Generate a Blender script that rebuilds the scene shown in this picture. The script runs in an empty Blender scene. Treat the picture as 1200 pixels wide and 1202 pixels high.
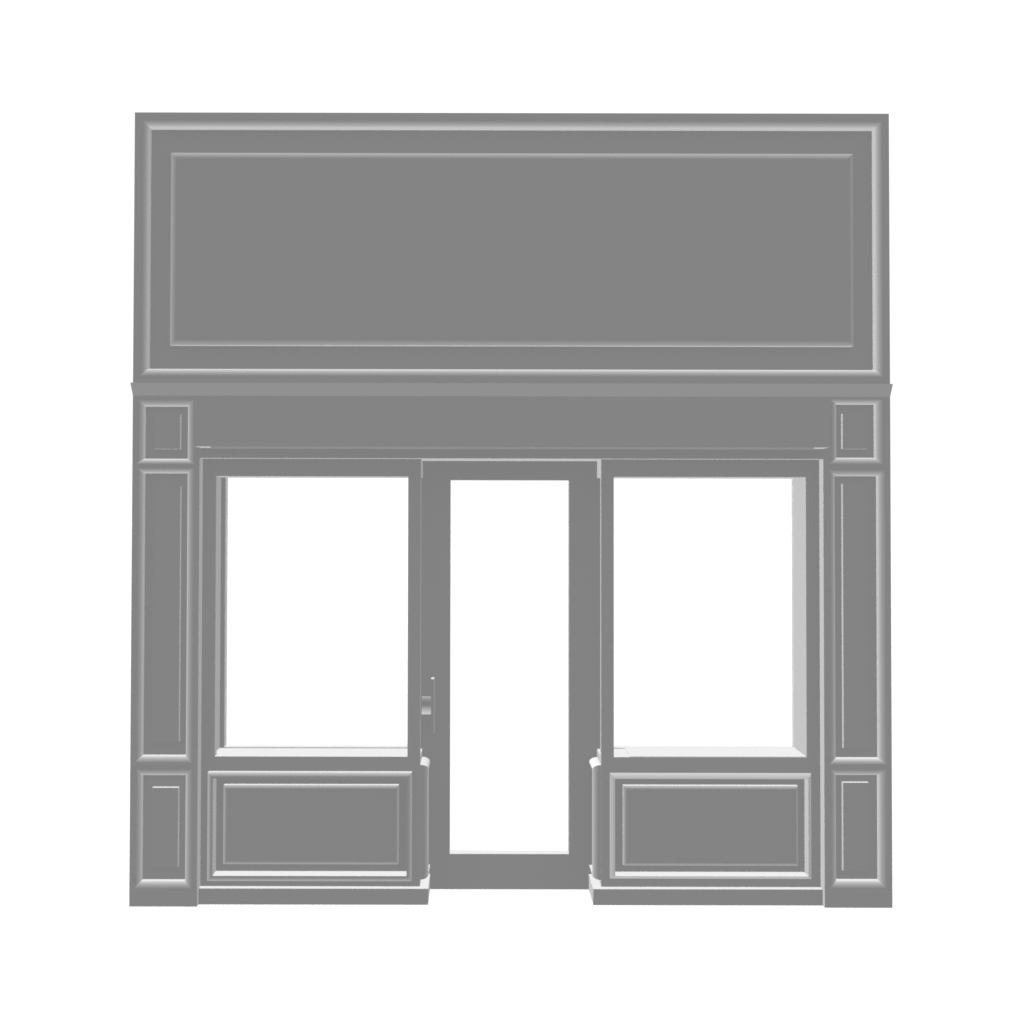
import bpy, bmesh, math
from mathutils import Matrix, Vector

sc = bpy.context.scene
COL = sc.collection
R = math.radians

# ------------------------------------------------------------------ camera
cam_d = bpy.data.cameras.new("camera")
cam = bpy.data.objects.new("camera", cam_d)
COL.objects.link(cam)
cam_d.sensor_fit = 'HORIZONTAL'
cam_d.sensor_width = 36.0
cam_d.lens = 43.5
cam_d.shift_x = 0.03083
cam_d.shift_y = -0.02203
cam_d.clip_end = 2000
cam.matrix_world = (Matrix.Translation((-0.1621, -6.2738, 1.9905))
                    @ Matrix.Rotation(R(90 + 1.08405), 4, 'X')
                    @ Matrix.Rotation(0.0018, 4, 'Z'))
sc.camera = cam

# ------------------------------------------------------------------ world: a plain white studio surround
w = bpy.data.worlds.new("World")
sc.world = w
w.use_nodes = True
bg = w.node_tree.nodes["Background"]
bg.inputs["Color"].default_value = (1, 1, 1, 1)
bg.inputs["Strength"].default_value = 1.1
w.cycles.sampling_method = 'NONE'

# ------------------------------------------------------------------ studio lamps (soft, shadowless, far from the model)
ALB = 0.035
def lamp(name, direction, level):
    """lamp in the given direction; level = brightness it gives a paint face turned straight at it"""
    d = Vector(direction).normalized()
    r = 5000.0
    l = bpy.data.lights.new(name, 'POINT')
    l.energy = level / ALB * 4 * math.pi ** 2 * r * r
    l.shadow_soft_size = 0.5
    l.use_shadow = False
    o = bpy.data.objects.new(name, l)
    o.location = d * r + Vector((0, 0, 2.0))
    COL.objects.link(o)
T = math.tan(R(6))
lamp("lamp_front", (0, -1, 0), 0.211)
lamp("lamp_overhead", (0, T, 1), 0.863)
lamp("lamp_from_left", (-1, T, 0), 0.562)
lamp("lamp_lower_right", (0.370, T * 0.662, -0.549), 0.6657)

sc.view_settings.view_transform = 'Standard'
sc.view_settings.look = 'None'
sc.view_settings.exposure = 0
sc.view_settings.gamma = 1
sc.view_settings.use_curve_mapping = False
sc.cycles.diffuse_bounces = 0
sc.cycles.use_denoising = True
sc.cycles.denoising_prefilter = 'ACCURATE'
sc.cycles.use_adaptive_sampling = False
sc.cycles.filter_width = 1.7

# ------------------------------------------------------------------ materials
def paint(name, val, amp=0.004):
    m = bpy.data.materials.new(name)
    m.use_nodes = True
    nt = m.node_tree
    b = nt.nodes["Principled BSDF"]
    b.inputs["Roughness"].default_value = 1.0
    b.inputs["Specular IOR Level"].default_value = 0.0
    tc = nt.nodes.new("ShaderNodeTexCoord")
    nz = nt.nodes.new("ShaderNodeTexNoise")
    nz.inputs["Scale"].default_value = 1.5
    mr = nt.nodes.new("ShaderNodeMapRange")
    mr.inputs["To Min"].default_value = val * (1 - amp)
    mr.inputs["To Max"].default_value = val * (1 + amp)
    nt.links.new(tc.outputs["Object"], nz.inputs["Vector"])
    nt.links.new(nz.outputs["Fac"], mr.inputs["Value"])
    cc = nt.nodes.new("ShaderNodeCombineColor")
    for ch in ("Red", "Green", "Blue"):
        nt.links.new(mr.outputs["Result"], cc.inputs[ch])
    nt.links.new(cc.outputs["Color"], b.inputs["Base Color"])
    return m
GREY = paint("matt_grey_paint", ALB)
WHITE = paint("studio_floor", 0.045, 0.002)
def glass_mat():
    m = bpy.data.materials.new("clear_glass")
    m.use_nodes = True
    nt = m.node_tree
    nt.nodes.remove(nt.nodes["Principled BSDF"])
    out = nt.nodes["Material Output"]
    tr = nt.nodes.new("ShaderNodeBsdfTransparent")
    tr.inputs["Color"].default_value = (0.998, 0.998, 0.998, 1)
    gl = nt.nodes.new("ShaderNodeBsdfGlossy")
    gl.inputs["Roughness"].default_value = 0.0
    fr = nt.nodes.new("ShaderNodeFresnel")
    fr.inputs["IOR"].default_value = 1.45
    mx = nt.nodes.new("ShaderNodeMixShader")
    nt.links.new(fr.outputs["Fac"], mx.inputs["Fac"])
    nt.links.new(tr.outputs[0], mx.inputs[1])
    nt.links.new(gl.outputs[0], mx.inputs[2])
    nt.links.new(mx.outputs[0], out.inputs["Surface"])
    return m
GLASS = glass_mat()

# ------------------------------------------------------------------ helpers
def link(name, bm, mat, parent=None, smooth=True, label=None):
    bmesh.ops.remove_doubles(bm, verts=bm.verts, dist=1e-5)
    bmesh.ops.recalc_face_normals(bm, faces=bm.faces)
    me = bpy.data.meshes.new(name)
    bm.to_mesh(me)
    bm.free()
    me.materials.append(mat)
    if smooth:
        me.set_sharp_from_angle(angle=R(22))
        sharp = me.attributes.get("sharp_edge") or me.attributes.new("sharp_edge", 'BOOLEAN', 'EDGE')
        for i, ed in enumerate(me.edges):           # mitres stay crisp
            dv = me.vertices[ed.vertices[0]].co - me.vertices[ed.vertices[1]].co
            if max(abs(c) for c in dv) < 0.9999 * dv.length:
                sharp.data[i].value = True
        for p in me.polygons:
            p.use_smooth = max(abs(c) for c in p.normal) < 0.9999
    o = bpy.data.objects.new(name, me)
    COL.objects.link(o)
    if parent:
        o.parent = parent
    if label:
        o["label"] = label
    return o

def box(bm, x0, x1, y0, y1, z0, z1):
    v = [bm.verts.new((x, y, z)) for x in (x0, x1) for y in (y0, y1) for z in (z0, z1)]
    for f in ((0, 1, 3, 2), (4, 6, 7, 5), (0, 4, 5, 1), (2, 3, 7, 6), (0, 2, 6, 4), (1, 5, 7, 3)):
        bm.faces.new([v[i] for i in f])

def nested(bm, rects, cap=True, axis='y'):
    """rects: (a0, a1, z0, z1, depth) from the outside in; joined by four mitred strips each"""
    def ring(r):
        a0, a1, z0, z1, d = r
        pts = ((a0, z0), (a1, z0), (a1, z1), (a0, z1))
        if axis == 'y':
            return [bm.verts.new((a, d, z)) for a, z in pts]
        return [bm.verts.new((d, a, z)) for a, z in pts]
    prev = None
    for r in rects:
        cur = ring(r)
        if prev:
            for i in range(4):
                j = (i + 1) % 4
                bm.faces.new((prev[i], prev[j], cur[j], cur[i]))
        prev = cur
    if cap:
        bm.faces.new(prev)

def lerp(A, B, fx, fy):
    return tuple(A[i] + (B[i] - A[i]) * fx for i in range(4)) + (A[4] + (B[4] - A[4]) * fy,)

def rise(A, B, n=14, t0=0, t1=90):
    """from base A rising steeply and rounding over to a flat B"""
    c0, s0 = math.cos(R(t0)), math.sin(R(t0))
    dc, ds = c0 - math.cos(R(t1)), math.sin(R(t1)) - s0
    return [lerp(A, B, (c0 - math.cos(R(t0 + (t1 - t0) * k / n))) / dc,
                 (math.sin(R(t0 + (t1 - t0) * k / n)) - s0) / ds) for k in range(1, n + 1)]

def fall(A, B, n=14, t1=90):
    """from the flat front A rounding over and falling steeply to B"""
    s, c = math.sin(R(t1)), 1 - math.cos(R(t1))
    return [lerp(A, B, math.sin(R(t1 * k / n)) / s, (1 - math.cos(R(t1 * k / n))) / c) for k in range(1, n + 1)]

def ease_out(A, B, n=12, p=2.5):
    """soft edge at A easing out to a flat B"""
    return [lerp(A, B, k / n, 1 - (1 - k / n) ** p) for k in range(1, n + 1)]

# ------------------------------------------------------------------ ground
bm = bmesh.new()
bmesh.ops.create_circle(bm, cap_ends=True, segments=96, radius=600)
floor = link("ground", bm, WHITE, smooth=False)
floor["kind"] = "structure"

# ------------------------------------------------------------------ the shopfront (one thing)
shop = bpy.data.objects.new("shopfront", None)
COL.objects.link(shop)
shop["label"] = "matt grey panelled shopfront with blank signboard, central glazed door and two display windows"
shop["category"] = "shopfront"

W, J, P = 1.927, 1.5853, 0.4635        # half widths: whole front, pilaster inner edge, alcove side
BACK = 0.366                           # rear plane of the joinery
SILL, HEAD, SOFF = 0.741, 2.177, 2.267
CB, CT = 2.584, 2.649                  # cornice bottom and top
TOP = 4.034

# --- signboard above the cornice
bm = bmesh.new()
DS = 0.056                             # depth of the sunk board
o_ = (-W, W, CT, TOP, 0.0)
b_ = (-1.8555, 1.8565, 2.7230, 3.9617, 0.0225)
a_ = (b_[0] - .048, b_[1] + .048, b_[2] - .050, b_[3] + .047, 0.0)
b2_ = b_[:4] + (DS,)
c_ = (-1.7455, 1.7475, 2.8455, 3.8330, DS)
nested(bm, [(-W, W, CT, TOP, BACK), o_, a_] + fall(a_, b_) + [b2_, c_], cap=False)
bm.faces.new([bm.verts.new(p) for p in ((-W, BACK, CT), (W, BACK, CT), (W, BACK, TOP), (-W, BACK, TOP))])
link("signboard", bm, GREY, shop)
sign = shop.children[0]
bm = bmesh.new()
c2_ = c_[:4] + (DS - .034,)
d_ = (c_[0] + .048, c_[1] - .048, c_[2] + .048, c_[3] - .048, DS - .0422)
nested(bm, [c_, c2_] + ease_out(c2_, d_))
link("raised_panel", bm, GREY, sign)

# --- cornice: a raked board between signboard and lintel
bm = bmesh.new()
e = 0.0095
pr = [(-W, 0, CB), (W, 0, CB), (W, BACK, CB), (-W, BACK, CB),
      (-W - e, -0.0158, CT), (W + e, -0.0158, CT), (W + e, BACK, CT), (-W - e, BACK, CT)]
v = [bm.verts.new(p) for p in pr]
for f in ((0, 1, 2, 3), (4, 5, 6, 7), (0, 1, 5, 4), (1, 2, 6, 5), (2, 3, 7, 6), (3, 0, 4, 7)):
    bm.faces.new([v[i] for i in f])
link("cornice", bm, GREY, shop, smooth=False)

# --- lintel over the openings
bm = bmesh.new()
box(bm, -J, J, 0, BACK, SOFF, CB)
link("lintel", bm, GREY, shop, smooth=False)

# --- awning box on the lintel, with its raked front bar underneath
bm = bmesh.new()
box(bm, -1.578, 1.578, -0.150, -0.0005, 2.318, 2.560)
aw = link("awning_box", bm, GREY, shop, smooth=False)
bm = bmesh.new()
xa, zt, zb = 1.4985, 2.318, 2.3065
v = [bm.verts.new(p) for p in ((-xa, -.1495, zt), (xa, -.1495, zt), (xa, -.1469, zb), (-xa, -.1469, zb),
                               (-xa, -.06, zt), (xa, -.06, zt), (xa, -.06, zt - .0004), (-xa, -.06, zt - .0004))]
for f in ((0, 1, 2, 3), (4, 5, 6, 7), (3, 2, 6, 7), (0, 3, 7, 4), (1, 2, 6, 5)):
    bm.faces.new([v[i] for i in f])
link("front_bar", bm, GREY, aw, smooth=False)

# --- pilasters: three sunk panels each, a raised tablet in every panel
def pilaster(x0, x1, cells, sunk, tablets, label):
    bm = bmesh.new()
    for (z0, z1), (a0, a1, c0, c1) in zip(cells, sunk):
        cw = 0.052
        A = (max(x0 + .004, a0 - cw), min(x1 - .004, a1 + cw), max(z0 + .002, c0 - cw), min(z1 - .002, c1 + cw), 0.0)
        B = (a0, a1, c0, c1, 0.0200)
        nested(bm, [(x0, x1, z0, z1, 0.0), A] + fall(A, B) + [B[:4] + (0.038,)])
    zs = [0.0] + sorted(set([round(q, 4) for c in cells for q in c] + [CB]))
    # plain block at the foot, sides, back, ends
    foot = min(c[0] for c in cells)
    q = lambda *p: bm.faces.new([bm.verts.new(i) for i in p])
    q((x0, 0, 0), (x1, 0, 0), (x1, 0, foot), (x0, 0, foot))
    top = max(c[1] for c in cells)
    if top < CB:
        q((x0, 0, top), (x1, 0, top), (x1, 0, CB), (x0, 0, CB))
    for x in (x0, x1):
        q((x, 0, 0), (x, 0, CB), (x, BACK, CB), (x, BACK, 0))
    q((x0, BACK, 0), (x1, BACK, 0), (x1, BACK, CB), (x0, BACK, CB))
    q((x0, 0, CB), (x1, 0, CB), (x1, BACK, CB), (x0, BACK, CB))
    o = link("pilaster", bm, GREY, shop, label=label)
    for a0, a1, c0, c1 in tablets:
        b2 = bmesh.new()
        nested(b2, [(a0, a1, c0, c1, 0.0385), (a0, a1, c0, c1, 0.010)])
        link("raised_tablet", b2, GREY, o, smooth=False)
    return o
PIL_L = dict(sunk=((-1.87, -1.65, 2.2634, 2.5307), (-1.87, -1.65, 0.757, 2.1889), (-1.87, -1.65, 0.1264, 0.6573)),
             cells=((2.2258, CB), (0.709, 2.2258), (0.070, 0.709)),
             tablets=((-1.8198, -1.6877, 2.3130, 2.4894), (-1.8198, -1.6846, 0.8265, 2.1219), (-1.8198, -1.6857, 0.1940, 0.5953)))
PIL_R = dict(sunk=((1.6566, 1.8537, 2.2749, 2.5471), (1.6474, 1.8646, 0.7503, 2.1809), (1.6476, 1.8628, 0.134, 0.6644)),
             cells=((2.2275, CB), (0.709, 2.2275), (0.070, 0.709)),
             tablets=((1.6875, 1.8132, 2.3193, 2.4989), (1.6870, 1.8132, 0.8004, 2.1412), (1.6831, 1.8132, 0.1823, 0.6270)))
pilaster(-W, -J, label=None, **PIL_L)
pilaster(J, W, label=None, **PIL_R)

# --- stall risers under the windows, their mouldings, plinths
def mir(s, a0, a1):
    return (a0, a1) if s > 0 else (-a1, -a0)

def riser(s, ring_o, ring_i, y_ring, field, y_floor, arc):
    x0, x1 = mir(s, P, J)
    Z0, Z1 = 0.081, 0.700
    bm = bmesh.new()
    oc = ring_o + (0.075,)
    nested(bm, [(x0, x1, Z0, Z1, 0.295), (x0, x1, Z0, Z1, 0.075), oc], cap=False)
    inner = ring_i + (y_floor,)
    # rear block below the sill
    y0, y1 = mir(s, 0.5285, J)
    box(bm, y0, y1, 0.295, BACK - .001, 0.0, Z1)
    o = link("stall_riser", bm, GREY, shop, smooth=False)
    bm = bmesh.new()
    ic = ring_i + (y_ring,)
    h0, t0, t1, wd = arc                # plain edge, arc from slope 90-t0 to 90-t1, width of the arc
    og = ring_o + (0.075 - h0,)
    ie = ic if wd is None else (ring_o[0] + wd, ring_o[1] - wd, ring_o[2] + wd, ring_o[3] - wd, y_ring)
    nested(bm, [oc, og] + rise(og, ie, 12, t0, t1) + [ic, inner])
    link("panel_moulding", bm, GREY, o)
    bm = bmesh.new()
    f0 = field + (y_floor - .0004,)
    fg = field + (y_floor - .030,)
    f1 = (field[0] + .029, field[1] - .029, field[2] + .029, field[3] - .029, y_floor - .0358)
    nested(bm, [f0, fg] + ease_out(fg, f1, 12, 2.8))
    link("raised_panel", bm, GREY, o)
    # moulding on the alcove side of the riser
    bm = bmesh.new()
    X0, X1 = s * P, s * 0.4195
    so = (0.080, 0.291, 0.114, 0.699, X0)
    si = (0.096, 0.270, 0.137, 0.675, X1)
    nested(bm, [so] + rise(so, si, 12) + [(0.096, 0.270, 0.137, 0.675, X0 - s * .0006)], axis='x')
    link("side_moulding", bm, GREY, o)
    bm = bmesh.new()
    p0, p1 = mir(s, 0.4195, J - .0004)
    box(bm, p0, p1, 0.035, 0.2955, 0.0, 0.081)
    link("plinth", bm, GREY, shop, smooth=False)
LEFT_RISER = dict(ring_o=(-1.5439, -0.5050, 0.1165, 0.6670), ring_i=(-1.5159, -0.5297, 0.1447, 0.6366), y_ring=0.035,
                  field=(-1.4731, -0.5745, 0.1878, 0.5917), y_floor=0.122, arc=(.0325, 58, 90, .024))
RIGHT_RISER = dict(ring_o=(0.5075, 1.5381, 0.1231, 0.6613), ring_i=(0.5333, 1.5203, 0.1396, 0.6334), y_ring=0.059,
                   field=(0.5805, 1.4788, 0.1797, 0.5880), y_floor=0.139, arc=(0, 48, 69, None))
riser(-1, **LEFT_RISER)
riser(1, **RIGHT_RISER)

# --- display windows
def window(s):
    bm = bmesh.new()
    # head box over the display space, two front stiles
    x0, x1 = mir(s, P, J - .0004)
    box(bm, x0, x1, 0.075, 0.2955, HEAD, SOFF)
    a0, a1 = mir(s, 1.516, J - .0004); box(bm, a0, a1, 0.075, 0.120, SILL, HEAD)
    a0, a1 = mir(s, P, 0.5285);        box(bm, a0, a1, 0.075, 0.120, SILL, HEAD)
    a0, a1 = mir(s, 0.5285, J - .0004); box(bm, a0, a1, 0.2955, BACK, HEAD, SOFF)
    # side wall of the display space
    a0, a1 = mir(s, 1.538 if s < 0 else 1.517, J - .0004); box(bm, a0, a1, 0.120, BACK, SILL, HEAD)
    o = link("display_window", bm, GREY, shop, smooth=False)
    bm = bmesh.new()
    box(bm, x0, x1, 0.075, 0.295, 0.700, SILL)
    a0, a1 = mir(s, 0.5285, J - .0004); box(bm, a0, a1, 0.295, BACK, 0.700, SILL)
    link("sill", bm, GREY, o, smooth=False)
    bm = bmesh.new()
    if s < 0:
        box(bm, -1.5375, -1.515, 0.300, BACK - .002, SILL + .0005, HEAD - .0005)
        box(bm, -1.515, -0.5285, 0.300, 0.358, SILL + .0005, SILL + .0045)
        link("back_frame", bm, GREY, o, smooth=False)
    else:
        box(bm, 0.5285, 0.612, 0.300, 0.358, SILL + .0005, SILL + .004)
        link("back_frame", bm, GREY, o, smooth=False)
        bm = bmesh.new()
        box(bm, 0.6125, 1.5165, 0.077, BACK - .002, SILL + .0005, SILL + .003)
        link("display_board", bm, GREY, o, smooth=False)
    bm = bmesh.new()
    a0, a1 = mir(s, 0.529, 1.5145)
    box(bm, a0, a1, 0.330, 0.336, SILL + .005, HEAD - .0005)
    link("glass", bm, GLASS, o, smooth=False)
    return o
window(-1)
window(1)

# --- door frame, door, glass and handle
bm = bmesh.new()
for s in (-1, 1):
    a0, a1 = mir(s, 0.4195, 0.5280)
    box(bm, a0, a1, 0.296, BACK, 0.0, SOFF - .0004)
box(bm, -0.4195, 0.4195, 0.296, BACK, 2.220, SOFF - .0004)
link("door_frame", bm, GREY, shop, smooth=False)

bm = bmesh.new()
dx, gx0, gx1, gz0, gz1 = 0.4195, -0.3165, 0.3150, 0.1860, 2.1645
D0, D1, Zb, Zt = 0.296, 0.362, 0.0, 2.220
nested(bm, [(-dx, dx, Zb, Zt, D1), (-dx, dx, Zb, Zt, D0), (gx0, gx1, gz0, gz1, D0), (gx0, gx1, gz0, gz1, D1),
            (-dx, dx, Zb, Zt, D1)], cap=False)
door = link("door", bm, GREY, shop, smooth=False)
bm = bmesh.new()
box(bm, gx0, gx1, D1 - .008, D1 - .002, gz0, gz1)
link("glass", bm, GLASS, door, smooth=False)
bm = bmesh.new()
box(bm, -0.4150, -0.3985, 0.226, 0.2955, 0.829, 1.1175)
hd = link("handle", bm, GREY, door, smooth=False)
bm = bmesh.new()
rr, n = 0.085, 16
prev = None
for k in range(n + 1):
    t = R(-38 + (38 + 25.5) * k / n)
    cur = []
    for r_ in (rr, rr + .003):
        for x in (-0.4660, -0.4152):
            cur.append(bm.verts.new((x, 0.2072 + r_ * math.cos(t), 0.9785 + r_ * math.sin(t))))
    if prev:
        bm.faces.new((prev[0], prev[1], cur[1], cur[0]))
        bm.faces.new((prev[2], prev[3], cur[3], cur[2]))
        bm.faces.new((prev[0], prev[2], cur[2], cur[0]))
        bm.faces.new((prev[1], prev[3], cur[3], cur[1]))
    if k in (0, n):
        bm.faces.new((cur[0], cur[1], cur[3], cur[2]))
    prev = cur
link("finger_plate", bm, GREY, door)
